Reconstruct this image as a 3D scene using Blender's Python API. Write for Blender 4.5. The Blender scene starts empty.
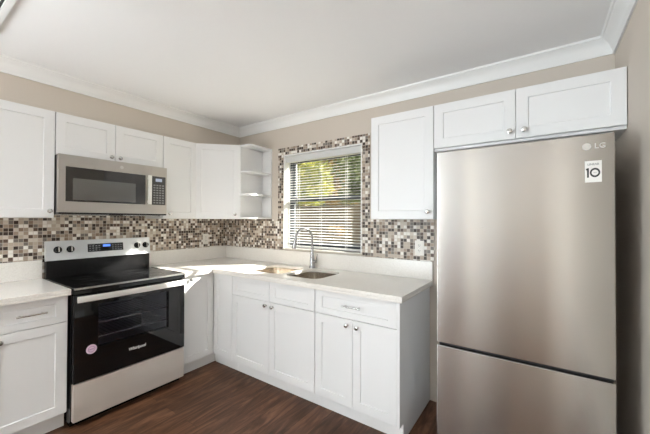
import bpy, bmesh, math, random
from mathutils import Vector, Matrix
random.seed(7)
PI = math.pi
R90 = PI / 2
SC = bpy.context.scene
COL = SC.collection

# ------------------------------------------------------------------ camera
cam_d = bpy.data.cameras.new('camera'); cam = bpy.data.objects.new('camera', cam_d); COL.objects.link(cam)
cam_d.sensor_width = 36.0; cam_d.lens = 36.0 * 311.0 / 650.0; cam_d.clip_start = 0.02
CAM_YAW, CAM_PITCH, CAM_ROLL = 0.6095, 0.0100, 0.0038
fwd = Vector((-math.sin(CAM_YAW), math.cos(CAM_YAW), 0)); rgt = Vector((math.cos(CAM_YAW), math.sin(CAM_YAW), 0)); upv = Vector((0, 0, 1))
f2 = fwd * math.cos(CAM_PITCH) + upv * math.sin(CAM_PITCH); u1 = upv * math.cos(CAM_PITCH) - fwd * math.sin(CAM_PITCH)
r2 = rgt * math.cos(CAM_ROLL) + u1 * math.sin(CAM_ROLL); u2 = u1 * math.cos(CAM_ROLL) - rgt * math.sin(CAM_ROLL)
M = Matrix((r2, u2, -f2)).transposed().to_4x4(); M.translation = (3.135, -2.409, 1.364)
cam.matrix_world = M
SC.camera = cam

# ------------------------------------------------------------------ light and exposure
SC.view_settings.view_transform = 'Standard'; SC.view_settings.look = 'None'
SC.view_settings.gamma = 1.0; SC.view_settings.exposure = 0.27; SC.view_settings.use_curve_mapping = False
W = bpy.data.worlds.new('sky'); SC.world = W; W.use_nodes = True
wn = W.node_tree.nodes; wl = W.node_tree.links; wn.clear()
wo = wn.new('ShaderNodeOutputWorld'); wb = wn.new('ShaderNodeBackground'); ws = wn.new('ShaderNodeTexSky')
ws.sky_type = 'HOSEK_WILKIE'; ws.turbidity = 4.0; ws.ground_albedo = 0.3
ws.sun_direction = Vector((0.88, 1.0, 0.72)).normalized()
wb.inputs['Strength'].default_value = 0.9
wl.new(ws.outputs[0], wb.inputs['Color']); wl.new(wb.outputs[0], wo.inputs['Surface'])

def sun_light():
    d = bpy.data.lights.new('sun', 'SUN'); d.energy = 46.0; d.angle = math.radians(2.2); d.color = (1.0, 0.95, 0.87)
    o = bpy.data.objects.new('sun', d); COL.objects.link(o)
    o.rotation_euler = Vector((0.88, 1.0, 0.72)).to_track_quat('Z', 'Y').to_euler(); o.location = (4, 5, 4)
sun_light()

def daylight(name, loc, direction, sx, sy, energy, color):
    d = bpy.data.lights.new(name, 'AREA'); d.shape = 'RECTANGLE'; d.size = sx; d.size_y = sy; d.energy = energy; d.color = color
    o = bpy.data.objects.new(name, d); COL.objects.link(o); o.location = loc
    o.rotation_euler = Vector(direction).to_track_quat('-Z', 'Y').to_euler()
# behind the camera: added patio door fill tilted up for the ceiling; window daylight
daylight('fill_patio_door', (0.07, -5.60, 1.10), (1, -0.06, 0.65), 2.4, 2.0, 345, (0.84, 0.935, 1.0))
daylight('daylight_front_window', (1.78, -7.47, 1.25), (0, 1, 0), 0.50, 1.25, 1.8, (0.95, 0.98, 1.0))

# ------------------------------------------------------------------ materials
def nmat(name):
    m = bpy.data.materials.new(name); m.use_nodes = True
    n = m.node_tree.nodes; return m, n, m.node_tree.links, n['Principled BSDF']
def mat(name, col, rough=0.5, metal=0.0, coat=0.0, spec=0.5, noise=0.0, scale=8.0, bump=0.0, bscale=200.0, emit=None, es=0.0):
    m, n, l, b = nmat(name)
    b.inputs['Base Color'].default_value = (*col, 1); b.inputs['Roughness'].default_value = rough
    b.inputs['Metallic'].default_value = metal; b.inputs['Coat Weight'].default_value = coat
    b.inputs['Specular IOR Level'].default_value = spec
    tc = n.new('ShaderNodeTexCoord')
    if noise > 0:
        t = n.new('ShaderNodeTexNoise'); t.inputs['Scale'].default_value = scale; t.inputs['Detail'].default_value = 4
        l.new(tc.outputs['Object'], t.inputs['Vector'])
        mx = n.new('ShaderNodeMix'); mx.data_type = 'RGBA'
        mx.inputs['A'].default_value = (*[c * (1 - noise) for c in col], 1); mx.inputs['B'].default_value = (*[min(1, c * (1 + noise)) for c in col], 1)
        l.new(t.outputs['Fac'], mx.inputs['Factor']); l.new(mx.outputs['Result'], b.inputs['Base Color'])
    if bump > 0:
        t2 = n.new('ShaderNodeTexNoise'); t2.inputs['Scale'].default_value = bscale; t2.inputs['Detail'].default_value = 3
        l.new(tc.outputs['Object'], t2.inputs['Vector'])
        bp = n.new('ShaderNodeBump'); bp.inputs['Strength'].default_value = bump; bp.inputs['Distance'].default_value = 0.002
        l.new(t2.outputs['Fac'], bp.inputs['Height']); l.new(bp.outputs['Normal'], b.inputs['Normal'])
    if emit:
        b.inputs['Emission Color'].default_value = (*emit, 1); b.inputs['Emission Strength'].default_value = es
    return m

M_WALL = mat('beige_paint', (0.60, 0.535, 0.465), 0.7, noise=0.02, scale=3, bump=0.12, bscale=120)
M_CEIL = mat('ceiling_paint', (0.95, 0.95, 0.955), 0.85, bump=0.2, bscale=35)
M_TRIM = mat('white_trim_paint', (0.86, 0.86, 0.85), 0.4)
M_CAB = mat('white_cabinet_lacquer', (0.79, 0.79, 0.79), 0.38, noise=0.008, scale=2)
M_CABIN = mat('cabinet_inside', (0.80, 0.79, 0.77), 0.5)
M_CHROME = mat('polished_chrome', (0.42, 0.42, 0.43), 0.12, metal=1.0)
M_NICKEL = mat('satin_nickel', (0.62, 0.61, 0.59), 0.25, metal=1.0)
M_BLACK = mat('black_enamel', (0.006, 0.006, 0.0065), 0.22, spec=0.28)
M_BLACKGLASS = mat('black_glass', (0.004, 0.004, 0.0045), 0.04, spec=0.6)
M_RUBBER = mat('dark_gasket', (0.02, 0.02, 0.022), 0.7)
M_SIDE = mat('charcoal_appliance_side', (0.06, 0.06, 0.065), 0.45)
M_FRSIDE = mat('pale_bounce_side', (0.66, 0.67, 0.69), 0.4)  # unseen side paled in colour to bounce light onto the end panel
M_BRONZE = mat('dark_bronze_frame', (0.03, 0.035, 0.042), 0.4)
M_BLIND = mat('white_blind_slat', (0.60, 0.60, 0.59), 0.5)
M_PLATE = mat('outlet_plastic', (0.80, 0.77, 0.72), 0.35)
M_DARK = mat('dark_slot', (0.02, 0.02, 0.02), 0.6)
M_MWWIN = mat('grey_mesh_window', (0.11, 0.105, 0.098), 0.08, coat=0.5)
M_MWDOOR = mat('dark_brown_glass', (0.022, 0.018, 0.015), 0.07, coat=0.5)
M_PANEL = mat('grey_control_panel', (0.075, 0.073, 0.071), 0.2)
M_BTN = mat('grey_button', (0.24, 0.24, 0.24), 0.4)
M_DISP = mat('lit_display', (0.02, 0.03, 0.06), 0.2, emit=(0.10, 0.25, 0.9), es=1.2)
M_DISPW = mat('pale_lit_display', (0.1, 0.1, 0.12), 0.2, emit=(0.55, 0.62, 0.75), es=0.6)
M_MARK = mat('white_print', (0.80, 0.80, 0.80), 0.4)
M_STICKER = mat('white_sticker', (0.82, 0.80, 0.77), 0.5)
M_PINK = mat('pink_sticker', (0.74, 0.56, 0.68), 0.4)
M_PINKD = mat('purple_sticker_print', (0.45, 0.25, 0.42), 0.5)
M_RING = mat('burner_ring_print', (0.06, 0.06, 0.062), 0.15)
M_GREYMARK = mat('silver_badge', (0.62, 0.60, 0.57), 0.4)
M_CAVITY = mat('oven_enamel', (0.30, 0.30, 0.34), 0.35, bump=0.05)
M_LAMP = mat('lamp_glass', (0.9, 0.88, 0.8), 0.4, emit=(1.0, 0.86, 0.6), es=6.0)
M_TUBE = mat('fill_diffuser', (0.9, 0.9, 0.9), 0.4, emit=(0.94, 0.975, 1.0), es=6.0)

def steel(name, col, rough, aniso=0.7, diff=0.0, streak=(1.5, 700.0, 1.0)):
    """brushed stainless: horizontal brush lines, reflections drawn out vertically"""
    m = bpy.data.materials.new(name); m.use_nodes = True; n = m.node_tree.nodes; l = m.node_tree.links; n.clear()
    o = n.new('ShaderNodeOutputMaterial'); b = n.new('ShaderNodeBsdfAnisotropic'); b.distribution = 'BECKMANN'
    b.inputs['Color'].default_value = (*col, 1); b.inputs['Anisotropy'].default_value = aniso
    tg = n.new('ShaderNodeTangent'); tg.direction_type = 'UV_MAP'; tg.uv_map = 'UVMap'; l.new(tg.outputs[0], b.inputs['Tangent'])
    tc = n.new('ShaderNodeTexCoord'); mp = n.new('ShaderNodeMapping'); mp.inputs['Scale'].default_value = streak
    t = n.new('ShaderNodeTexNoise'); t.inputs['Scale'].default_value = 1.0; t.inputs['Detail'].default_value = 2
    l.new(tc.outputs['UV'], mp.inputs['Vector']); l.new(mp.outputs[0], t.inputs['Vector'])
    mr = n.new('ShaderNodeMapRange'); mr.inputs['To Min'].default_value = rough - 0.006; mr.inputs['To Max'].default_value = rough + 0.006
    l.new(t.outputs['Fac'], mr.inputs['Value']); l.new(mr.outputs[0], b.inputs['Roughness'])
    d = n.new('ShaderNodeBsdfDiffuse'); d.inputs['Color'].default_value = (*col, 1); mx = n.new('ShaderNodeMixShader'); mx.inputs[0].default_value = diff
    l.new(b.outputs[0], mx.inputs[1]); l.new(d.outputs[0], mx.inputs[2]); l.new(mx.outputs[0], o.inputs['Surface'])
    return m
M_STEEL = steel('brushed_stainless', (0.47, 0.452, 0.428), 0.26)
M_STEELW = steel('warm_stainless', (0.68, 0.62, 0.57), 0.46, diff=0.5)
M_STEELM = steel('microwave_stainless', (0.50, 0.47, 0.43), 0.42, diff=0.4)
M_STEELC = steel('cool_stainless', (0.74, 0.76, 0.775), 0.5, diff=0.55)
M_HANDLE = steel('bright_stainless', (0.88, 0.86, 0.83), 0.5, diff=0.5)
M_SINK = mat('sink_stainless', (0.60, 0.55, 0.49), 0.24, metal=1.0)

def glass(name, tint, refl=1.0, rough=0.0):
    m = bpy.data.materials.new(name); m.use_nodes = True; n = m.node_tree.nodes; l = m.node_tree.links; n.clear()
    o = n.new('ShaderNodeOutputMaterial'); t = n.new('ShaderNodeBsdfTransparent'); t.inputs['Color'].default_value = (*tint, 1)
    g = n.new('ShaderNodeBsdfGlossy'); g.inputs['Roughness'].default_value = rough
    fr = n.new('ShaderNodeFresnel'); fr.inputs['IOR'].default_value = 1.5
    mu = n.new('ShaderNodeMath'); mu.operation = 'MULTIPLY'; mu.inputs[1].default_value = refl; 
    ge = n.new('ShaderNodeNewGeometry'); iv = n.new('ShaderNodeMath'); iv.operation = 'SUBTRACT'; iv.inputs[0].default_value = 1.0; l.new(ge.outputs['Backfacing'], iv.inputs[1])
    m2 = n.new('ShaderNodeMath'); m2.operation = 'MULTIPLY'; l.new(fr.outputs[0], m2.inputs[0]); l.new(iv.outputs[0], m2.inputs[1]); l.new(m2.outputs[0], mu.inputs[0])
    mx = n.new('ShaderNodeMixShader'); l.new(mu.outputs[0], mx.inputs[0]); l.new(t.outputs[0], mx.inputs[1]); l.new(g.outputs[0], mx.inputs[2])
    l.new(mx.outputs[0], o.inputs['Surface']); return m
M_PANE = glass('window_glass', (0.97, 0.98, 0.97), 0.8)
M_OVENGLASS = glass('oven_window_glass', (0.72, 0.72, 0.76), 1.0, 0.02)

def quartz():
    m, n, l, b = nmat('pale_quartz')
    tc = n.new('ShaderNodeTexCoord'); t = n.new('ShaderNodeTexNoise'); t.inputs['Scale'].default_value = 160; t.inputs['Detail'].default_value = 2
    l.new(tc.outputs['Object'], t.inputs['Vector'])
    r = n.new('ShaderNodeValToRGB'); r.color_ramp.elements[0].position = 0.3; r.color_ramp.elements[0].color = (0.76, 0.725, 0.675, 1)
    r.color_ramp.elements[1].position = 0.62; r.color_ramp.elements[1].color = (0.83, 0.80, 0.755, 1)
    l.new(t.outputs['Fac'], r.inputs['Fac']); l.new(r.outputs['Color'], b.inputs['Base Color'])
    b.inputs['Roughness'].default_value = 0.22
    return m
M_QUARTZ = quartz()

def wood_floor():
    m, n, l, b = nmat('walnut_plank_floor')
    tc = n.new('ShaderNodeTexCoord'); sp = n.new('ShaderNodeSeparateXYZ'); l.new(tc.outputs['Object'], sp.inputs[0])
    cb = n.new('ShaderNodeCombineXYZ'); l.new(sp.outputs['Y'], cb.inputs['X']); l.new(sp.outputs['X'], cb.inputs['Y'])
    br = n.new('ShaderNodeTexBrick'); br.inputs['Scale'].default_value = 1.0; br.inputs['Brick Width'].default_value = 1.2
    br.inputs['Row Height'].default_value = 0.127; br.inputs['Mortar Size'].default_value = 0.0009; br.inputs['Mortar Smooth'].default_value = 0.3
    br.inputs['Color1'].default_value = (0, 0, 0, 1); br.inputs['Color2'].default_value = (1, 1, 1, 1); br.inputs['Mortar'].default_value = (0.5, 0.5, 0.5, 1)
    br.offset = 0.37
    l.new(cb.outputs[0], br.inputs['Vector'])
    # grain: noise stretched along the plank, shifted per plank
    mu = n.new('ShaderNodeVectorMath'); mu.operation = 'MULTIPLY'; mu.inputs[1].default_value = (1.6, 9, 1); l.new(cb.outputs[0], mu.inputs[0])
    ad = n.new('ShaderNodeVectorMath'); ad.operation = 'MULTIPLY_ADD'; ad.inputs[1].default_value = (13, 7, 31)
    l.new(br.outputs['Color'], ad.inputs[0]); l.new(mu.outputs[0], ad.inputs[2])
    t = n.new('ShaderNodeTexNoise'); t.inputs['Scale'].default_value = 1.3; t.inputs['Detail'].default_value = 7; t.inputs['Roughness'].default_value = 0.62; t.inputs['Distortion'].default_value = 1.8
    l.new(ad.outputs[0], t.inputs['Vector'])
    r = n.new('ShaderNodeValToRGB'); e = r.color_ramp.elements
    e[0].position = 0.25; e[0].color = (0.030, 0.013, 0.0075, 1); e[1].position = 0.76; e[1].color = (0.25, 0.122, 0.066, 1)
    k = e.new(0.5); k.color = (0.108, 0.048, 0.0255, 1)
    l.new(t.outputs['Fac'], r.inputs['Fac'])
    hv = n.new('ShaderNodeMix'); hv.data_type = 'RGBA'; hv.blend_type = 'MULTIPLY'; hv.inputs['Factor'].default_value = 1
    mr = n.new('ShaderNodeMapRange'); mr.inputs['To Min'].default_value = 0.72; mr.inputs['To Max'].default_value = 1.2
    l.new(br.outputs['Color'], mr.inputs['Value']); l.new(r.outputs['Color'], hv.inputs['A']); l.new(mr.outputs[0], hv.inputs['B'])
    sm = n.new('ShaderNodeMix'); sm.data_type = 'RGBA'; sm.inputs['B'].default_value = (0.012, 0.007, 0.005, 1)
    l.new(br.outputs['Fac'], sm.inputs['Factor']); l.new(hv.outputs['Result'], sm.inputs['A']); l.new(sm.outputs['Result'], b.inputs['Base Color'])
    b.inputs['Roughness'].default_value = 0.42; b.inputs['Specular IOR Level'].default_value = 0.3
    bp = n.new('ShaderNodeBump'); bp.inputs['Strength'].default_value = 0.15; bp.inputs['Distance'].default_value = 0.002
    l.new(t.outputs['Fac'], bp.inputs['Height']); l.new(bp.outputs['Normal'], b.inputs['Normal'])
    return m
M_FLOOR = wood_floor()

def mosaic():
    m, n, l, b = nmat('glass_mosaic_tile')
    P = 0.0265
    tc = n.new('ShaderNodeTexCoord'); uv = n.new('ShaderNodeVectorMath'); uv.operation = 'SCALE'; uv.inputs['Scale'].default_value = 1 / P
    l.new(tc.outputs['UV'], uv.inputs[0])
    fl = n.new('ShaderNodeVectorMath'); fl.operation = 'FLOOR'; l.new(uv.outputs[0], fl.inputs[0])
    wn_ = n.new('ShaderNodeTexWhiteNoise'); wn_.noise_dimensions = '2D'; l.new(fl.outputs[0], wn_.inputs['Vector'])
    r = n.new('ShaderNodeValToRGB'); r.color_ramp.interpolation = 'CONSTANT'
    cols = [(0.0, (0.045, 0.028, 0.020)), (0.17, (0.11, 0.07, 0.05)), (0.30, (0.19, 0.165, 0.145)), (0.43, (0.38, 0.30, 0.235)),
            (0.57, (0.50, 0.42, 0.34)), (0.70, (0.62, 0.555, 0.48)), (0.80, (0.82, 0.79, 0.74)), (0.95, (0.27, 0.19, 0.135))]
    e = r.color_ramp.elements
    e[0].position = 0; e[0].color = (*cols[0][1], 1); e[1].position = cols[1][0]; e[1].color = (*cols[1][1], 1)
    for p, c in cols[2:]:
        k = e.new(p); k.color = (*c, 1)
    l.new(wn_.outputs['Value'], r.inputs['Fac'])
    fr = n.new('ShaderNodeVectorMath'); fr.operation = 'FRACTION'; l.new(uv.outputs[0], fr.inputs[0])
    sb = n.new('ShaderNodeVectorMath'); sb.operation = 'SUBTRACT'; sb.inputs[1].default_value = (0.5, 0.5, 0); l.new(fr.outputs[0], sb.inputs[0])
    ab = n.new('ShaderNodeVectorMath'); ab.operation = 'ABSOLUTE'; l.new(sb.outputs[0], ab.inputs[0])
    sp = n.new('ShaderNodeSeparateXYZ'); l.new(ab.outputs[0], sp.inputs[0])
    mx = n.new('ShaderNodeMath'); mx.operation = 'MAXIMUM'; l.new(sp.outputs['X'], mx.inputs[0]); l.new(sp.outputs['Y'], mx.inputs[1])
    gt = n.new('ShaderNodeMath'); gt.operation = 'GREATER_THAN'; gt.inputs[1].default_value = 0.45; l.new(mx.outputs[0], gt.inputs[0])
    mix = n.new('ShaderNodeMix'); mix.data_type = 'RGBA'; mix.inputs['B'].default_value = (0.56, 0.50, 0.43, 1)
    l.new(gt.outputs[0], mix.inputs['Factor']); l.new(r.outputs['Color'], mix.inputs['A']); l.new(mix.outputs['Result'], b.inputs['Base Color'])
    ro = n.new('ShaderNodeMapRange'); b.inputs['Specular IOR Level'].default_value = 0.35; ro.inputs['To Min'].default_value = 0.38; ro.inputs['To Max'].default_value = 0.7
    l.new(gt.outputs[0], ro.inputs['Value']); l.new(ro.outputs[0], b.inputs['Roughness'])
    bp = n.new('ShaderNodeBump'); bp.invert = True; bp.inputs['Strength'].default_value = 0.4; bp.inputs['Distance'].default_value = 0.0015
    l.new(gt.outputs[0], bp.inputs['Height']); l.new(bp.outputs['Normal'], b.inputs['Normal'])
    return m
M_MOSAIC = mosaic()

def foliage(name, c1, c2, c3, sc):
    m, n, l, b = nmat(name)
    tc = n.new('ShaderNodeTexCoord'); t = n.new('ShaderNodeTexNoise'); t.inputs['Scale'].default_value = sc; t.inputs['Detail'].default_value = 3
    l.new(tc.outputs['Object'], t.inputs['Vector'])
    r = n.new('ShaderNodeValToRGB'); e = r.color_ramp.elements
    e[0].position = 0.3; e[0].color = (*c1, 1); e[1].position = 0.7; e[1].color = (*c3, 1); k = e.new(0.5); k.color = (*c2, 1)
    l.new(t.outputs['Fac'], r.inputs['Fac']); l.new(r.outputs['Color'], b.inputs['Base Color']); b.inputs['Roughness'].default_value = 0.6
    tr = n.new('ShaderNodeBsdfTranslucent'); l.new(r.outputs['Color'], tr.inputs['Color'])
    mx = n.new('ShaderNodeMixShader'); mx.inputs[0].default_value = 0.5; l.new(b.outputs[0], mx.inputs[1]); l.new(tr.outputs[0], mx.inputs[2])
    l.new(mx.outputs[0], n['Material Output'].inputs['Surface']); return m
M_LEAF_Y = foliage('yellow_green_leaves', (0.11, 0.14, 0.04), (0.26, 0.28, 0.07), (0.44, 0.40, 0.11), 3)
M_LEAF_G = foliage('green_leaves', (0.055, 0.075, 0.035), (0.13, 0.17, 0.075), (0.24, 0.26, 0.14), 3)
M_LEAF_O = foliage('orange_leaves', (0.16, 0.13, 0.06), (0.26, 0.18, 0.08), (0.36, 0.26, 0.12), 4)
M_DARKWOOD = mat('dark_stained_wood', (0.045, 0.026, 0.017), 0.4, noise=0.3, scale=12)
M_BARK = mat('tree_bark', (0.12, 0.09, 0.07), 0.9, noise=0.3, scale=20)
M_FENCE = mat('weathered_fence_wood', (0.20, 0.16, 0.115), 0.85, noise=0.25, scale=5)
M_GRASS = mat('dry_lawn', (0.30, 0.29, 0.16), 0.95, noise=0.35, scale=6)

# ------------------------------------------------------------------ mesh helpers
class MB:
    def __init__(s): s.bm = bmesh.new()
    def box(s, x0, x1, y0, y1, z0, z1, bev=0.0, seg=2):
        b = bmesh.new()
        vs = [b.verts.new((x, y, z)) for x in (x0, x1) for y in (y0, y1) for z in (z0, z1)]
        for f in ((0, 1, 3, 2), (4, 6, 7, 5), (0, 4, 5, 1), (2, 3, 7, 6), (0, 2, 6, 4), (1, 5, 7, 3)): b.faces.new([vs[i] for i in f])
        bmesh.ops.recalc_face_normals(b, faces=b.faces)
        if bev > 0: bmesh.ops.bevel(b, geom=b.edges[:], offset=bev, segments=seg, profile=0.7, affect='EDGES')
        s.merge(b); return s
    def merge(s, b, mtx=None):
        me = bpy.data.meshes.new('tmp'); b.to_mesh(me); b.free()
        if mtx is not None: me.transform(mtx)
        s.bm.from_mesh(me); bpy.data.meshes.remove(me)
    def prism(s, pts, z0, z1, bev=0.0):
        b = bmesh.new(); lo = [b.verts.new((x, y, z0)) for x, y in pts]; hi = [b.verts.new((x, y, z1)) for x, y in pts]; n = len(pts)
        b.faces.new(lo[::-1]); b.faces.new(hi)
        for i in range(n): b.faces.new((lo[i], lo[(i + 1) % n], hi[(i + 1) % n], hi[i]))
        bmesh.ops.recalc_face_normals(b, faces=b.faces)
        if bev: bmesh.ops.bevel(b, geom=b.edges[:], offset=bev, segments=2, profile=0.7, affect='EDGES')
        s.merge(b); return s
    def lathe(s, prof, origin=(0, 0, 0), axis=(0, 0, 1), n=20, cap=True):
        """prof: list of (radius, height) along the axis"""
        b = bmesh.new(); rings = []
        for r, h in prof:
            rings.append([b.verts.new((r * math.cos(2 * PI * i / n), r * math.sin(2 * PI * i / n), h)) for i in range(n)] if r > 1e-6 else [b.verts.new((0, 0, h))])
        for a, c in zip(rings, rings[1:]):
            for i in range(n):
                j = (i + 1) % n
                if len(a) == 1 and len(c) == 1: continue
                if len(a) == 1: b.faces.new((a[0], c[i], c[j]))
                elif len(c) == 1: b.faces.new((a[i], a[j], c[0]))
                else: b.faces.new((a[i], a[j], c[j], c[i]))
        if cap and len(rings[0]) > 1: b.faces.new(rings[0][::-1])
        if cap and len(rings[-1]) > 1: b.faces.new(rings[-1])
        bmesh.ops.recalc_face_normals(b, faces=b.faces)
        q = Vector((0, 0, 1)).rotation_difference(Vector(axis).normalized()).to_matrix().to_4x4(); q.translation = origin
        s.merge(b, q); return s
    def tube(s, pts, rad, n=12, cap=True):
        b = bmesh.new(); pts = [Vector(p) for p in pts]; rings = []
        rad = rad if isinstance(rad, (list, tuple)) else [rad] * len(pts)
        ref = None
        for i, p in enumerate(pts):
            t = (pts[min(i + 1, len(pts) - 1)] - pts[max(i - 1, 0)]).normalized()
            if ref is None: ref = t.orthogonal().normalized()
            ref = (ref - t * ref.dot(t)).normalized(); o = t.cross(ref)
            rings.append([b.verts.new(p + (ref * math.cos(2 * PI * k / n) + o * math.sin(2 * PI * k / n)) * rad[i]) for k in range(n)])
        for a, c in zip(rings, rings[1:]):
            for k in range(n): b.faces.new((a[k], a[(k + 1) % n], c[(k + 1) % n], c[k]))
        if cap: b.faces.new(rings[0][::-1]); b.faces.new(rings[-1])
        bmesh.ops.recalc_face_normals(b, faces=b.faces); s.merge(b); return s
    def quad(s, a, b_, c, d):
        s.bm.faces.new([s.bm.verts.new(p) for p in (a, b_, c, d)]); return s
    def build(s, name, material, parent=None, smooth=True, uv=True):
        me = bpy.data.meshes.new(name); 
        if uv:                      # planar UVs by dominant axis, u horizontal and v vertical, in metres
            ul = s.bm.loops.layers.uv.new('UVMap')
            s.bm.normal_update()
            for f in s.bm.faces:
                nx, ny, nz = (abs(c) for c in f.normal)
                for lp in f.loops:
                    c = lp.vert.co
                    lp[ul].uv = (c.y, c.z) if nx >= ny and nx >= nz else ((c.x, c.z) if ny >= nz else (c.x, c.y))
        s.bm.to_mesh(me); s.bm.free()
        o = bpy.data.objects.new(name, me); COL.objects.link(o); me.materials.append(material)
        if smooth:
            me.polygons.foreach_set('use_smooth', [True] * len(me.polygons)); 
            me.set_sharp_from_angle(angle=math.radians(35))
        if parent: o.parent = parent
        return o

def tag(o, label, cat, group=None, kind=None):
    o['label'] = label; o['category'] = cat
    if group: o['group'] = group
    if kind: o['kind'] = kind
    return o
def thing(name, label, cat, loc=(0, 0, 0), rotz=0.0, group=None):
    o = bpy.data.objects.new(name, None); COL.objects.link(o); o.location = loc; o.rotation_euler = (0, 0, rotz); o.empty_display_size = 0.1
    return tag(o, label, cat, group)
def structure(o): o['kind'] = 'structure'; return o
def text_mesh(name, body, size, material, parent, loc, rot, sx=1.0, bold=0.0, depth=0.0006, align='CENTER', shear=0.0):
    cu = bpy.data.curves.new(name, 'FONT'); cu.body = body; cu.size = size; cu.align_x = align; cu.align_y = 'CENTER'
    cu.offset = bold; cu.extrude = depth; cu.shear = shear; cu.resolution_u = 4
    t = bpy.data.objects.new(name, cu); COL.objects.link(t)
    dg = bpy.context.evaluated_depsgraph_get(); me = bpy.data.meshes.new_from_object(t.evaluated_get(dg)); bpy.data.objects.remove(t)
    o = bpy.data.objects.new(name, me); COL.objects.link(o); me.materials.clear(); me.materials.append(material)
    o.parent = parent; o.location = loc; o.rotation_euler = rot; o.scale = (sx, 1, 1)
    return o

# ------------------------------------------------------------------ room shell
XR, YF, ZC = 3.481, -7.5, 2.42
structure(MB().box(-0.3, XR + 0.3, YF - 0.3, 0.16, -0.1, 0.0).build('floor', M_FLOOR, smooth=False))
structure(MB().box(-0.3, XR + 0.3, YF - 0.3, 0.3, ZC, ZC + 0.12).build('ceiling', M_CEIL, smooth=False))
WX0, WX1, WZ0, WZ1 = 0.933, 1.848, 1.068, 2.036        # kitchen window opening
w = MB(); T = 0.16
w.box(-0.15, WX0, 0, T, 0, ZC).box(WX1, XR + 0.15, 0, T, 0, ZC).box(WX0, WX1, 0, T, 0, WZ0).box(WX0, WX1, 0, T, WZ1, ZC)
structure(w.build('wall_back', M_WALL, smooth=False))
structure(MB().box(XR, XR + 0.15, YF, 0, 0, ZC).build('wall_right', M_WALL, smooth=False))
w = MB(); PY0, PY1, PZ1 = -6.85, -4.35, 2.12          # left wall opening for the added patio door, behind the camera
w.box(-0.15, 0, PY1, 0, 0, ZC).box(-0.15, 0, YF, PY0, 0, ZC).box(-0.15, 0, PY0, PY1, PZ1, ZC)
structure(w.build('wall_left', M_WALL, smooth=False))
w = MB()                                                # front wall, two windows
w.box(-0.15, 1.48, YF - 0.15, YF, 0, ZC).box(2.08, XR + 0.15, YF - 0.15, YF, 0, ZC)
w.box(1.48, 2.08, YF - 0.15, YF, 0, 0.55).box(1.48, 2.08, YF - 0.15, YF, 1.95, ZC)
structure(w.build('wall_front', M_WALL, smooth=False))
# soffit over the left wall cabinets, with a thin painted strip along the cabinet tops
SD = 0.230
structure(MB().box(0.0005, SD, -2.10, -0.0005, 2.126, ZC - 0.0005).build('wall_soffit', M_WALL, smooth=False))
structure(MB().box(SD, SD + 0.012, -2.09, -0.62, 2.126, 2.174, 0.003).build('trim_2', M_WALL, smooth=False))
def sweep(profile, path, z_base=0.0):
    """profile (out, z) swept along a plan path, mitred; 'out' is to the left of travel"""
    b = MB(); rings = []
    n = len(path)
    for i, p in enumerate(path):
        p = Vector(p)
        d0 = (p - Vector(path[i - 1])).normalized() if i > 0 else None
        d1 = (Vector(path[i + 1]) - p).normalized() if i < n - 1 else None
        if d0 is None: d0 = d1
        if d1 is None: d1 = d0
        n0 = Vector((d0.y, -d0.x)); n1 = Vector((d1.y, -d1.x)); m = (n0 + n1); m = m / (m.length_squared / 2) if m.length > 1e-6 else n0
        rings.append([b.bm.verts.new((p.x + m.x * o, p.y + m.y * o, z_base + z)) for o, z in profile])
    k = len(profile)
    for a, c in zip(rings, rings[1:]):
        for i in range(k): b.bm.faces.new((a[i], a[(i + 1) % k], c[(i + 1) % k], c[i]))
    b.bm.faces.new(rings[0]); b.bm.faces.new(rings[-1][::-1])
    bmesh.ops.recalc_face_normals(b.bm, faces=b.bm.faces); return b
crown = [(0.0005, 2.327), (0.010, 2.327), (0.012, 2.339), (0.016, 2.345), (0.020, 2.360), (0.028, 2.376), (0.040, 2.391), (0.054, 2.399), (0.058, 2.405), (0.066, 2.407), (0.070, 2.4195), (0.0005, 2.4195)]
structure(sweep(crown, [(SD, -2.10), (SD, 0.0), (XR, 0.0), (XR, -2.10)]).build('trim_1', M_TRIM))
base = [(0.0005, 0.001), (0.014, 0.001), (0.014, 0.075), (0.008, 0.09), (0.0005, 0.09)]
structure(sweep(base, [(XR, -0.75), (XR, YF), (1.43, YF)]).build('baseboard_right', M_TRIM))
structure(sweep(base, [(0.0, PY1 + 0.07), (0.0, -2.10)]).build('baseboard_left', M_TRIM))
def ceiling_vent():
    x0, x1, y0, y1 = 0.62, 1.16, -2.42, -2.045; r = thing('ceiling_vent', 'louvred air vent with a white frame in the ceiling', 'vent', ((x0 + x1) / 2, (y0 + y1) / 2, ZC - 0.0005)); hx, hy = (x1 - x0) / 2, (y1 - y0) / 2; F = 0.03
    m = MB(); m.box(-hx, hx, -hy, -hy + F, -0.014, 0, .003).box(-hx, hx, hy - F, hy, -0.014, 0, .003).box(-hx, -hx + F, -hy + F, hy - F, -0.014, 0, .003).box(hx - F, hx, -hy + F, hy - F, -0.014, 0, .003)
    m.build('vent_frame', M_TRIM, r, smooth=False)
    s = MB(); n = 15
    for i in range(n):
        y = -hy + F + 0.008 + i * (2 * hy - 2 * F - 0.016) / (n - 1); s.prism([(-hx + F, y - .007), (hx - F, y - .007), (hx - F, y - .005), (-hx + F, y - .005)], -0.011, -0.002)
    s.build('louvres', M_TRIM, r, smooth=False)
    MB().box(-hx + F, hx - F, -hy + F, hy - F, -0.0015, -0.0005).build('vent_duct', M_SIDE, r, smooth=False)
ceiling_vent()

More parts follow.
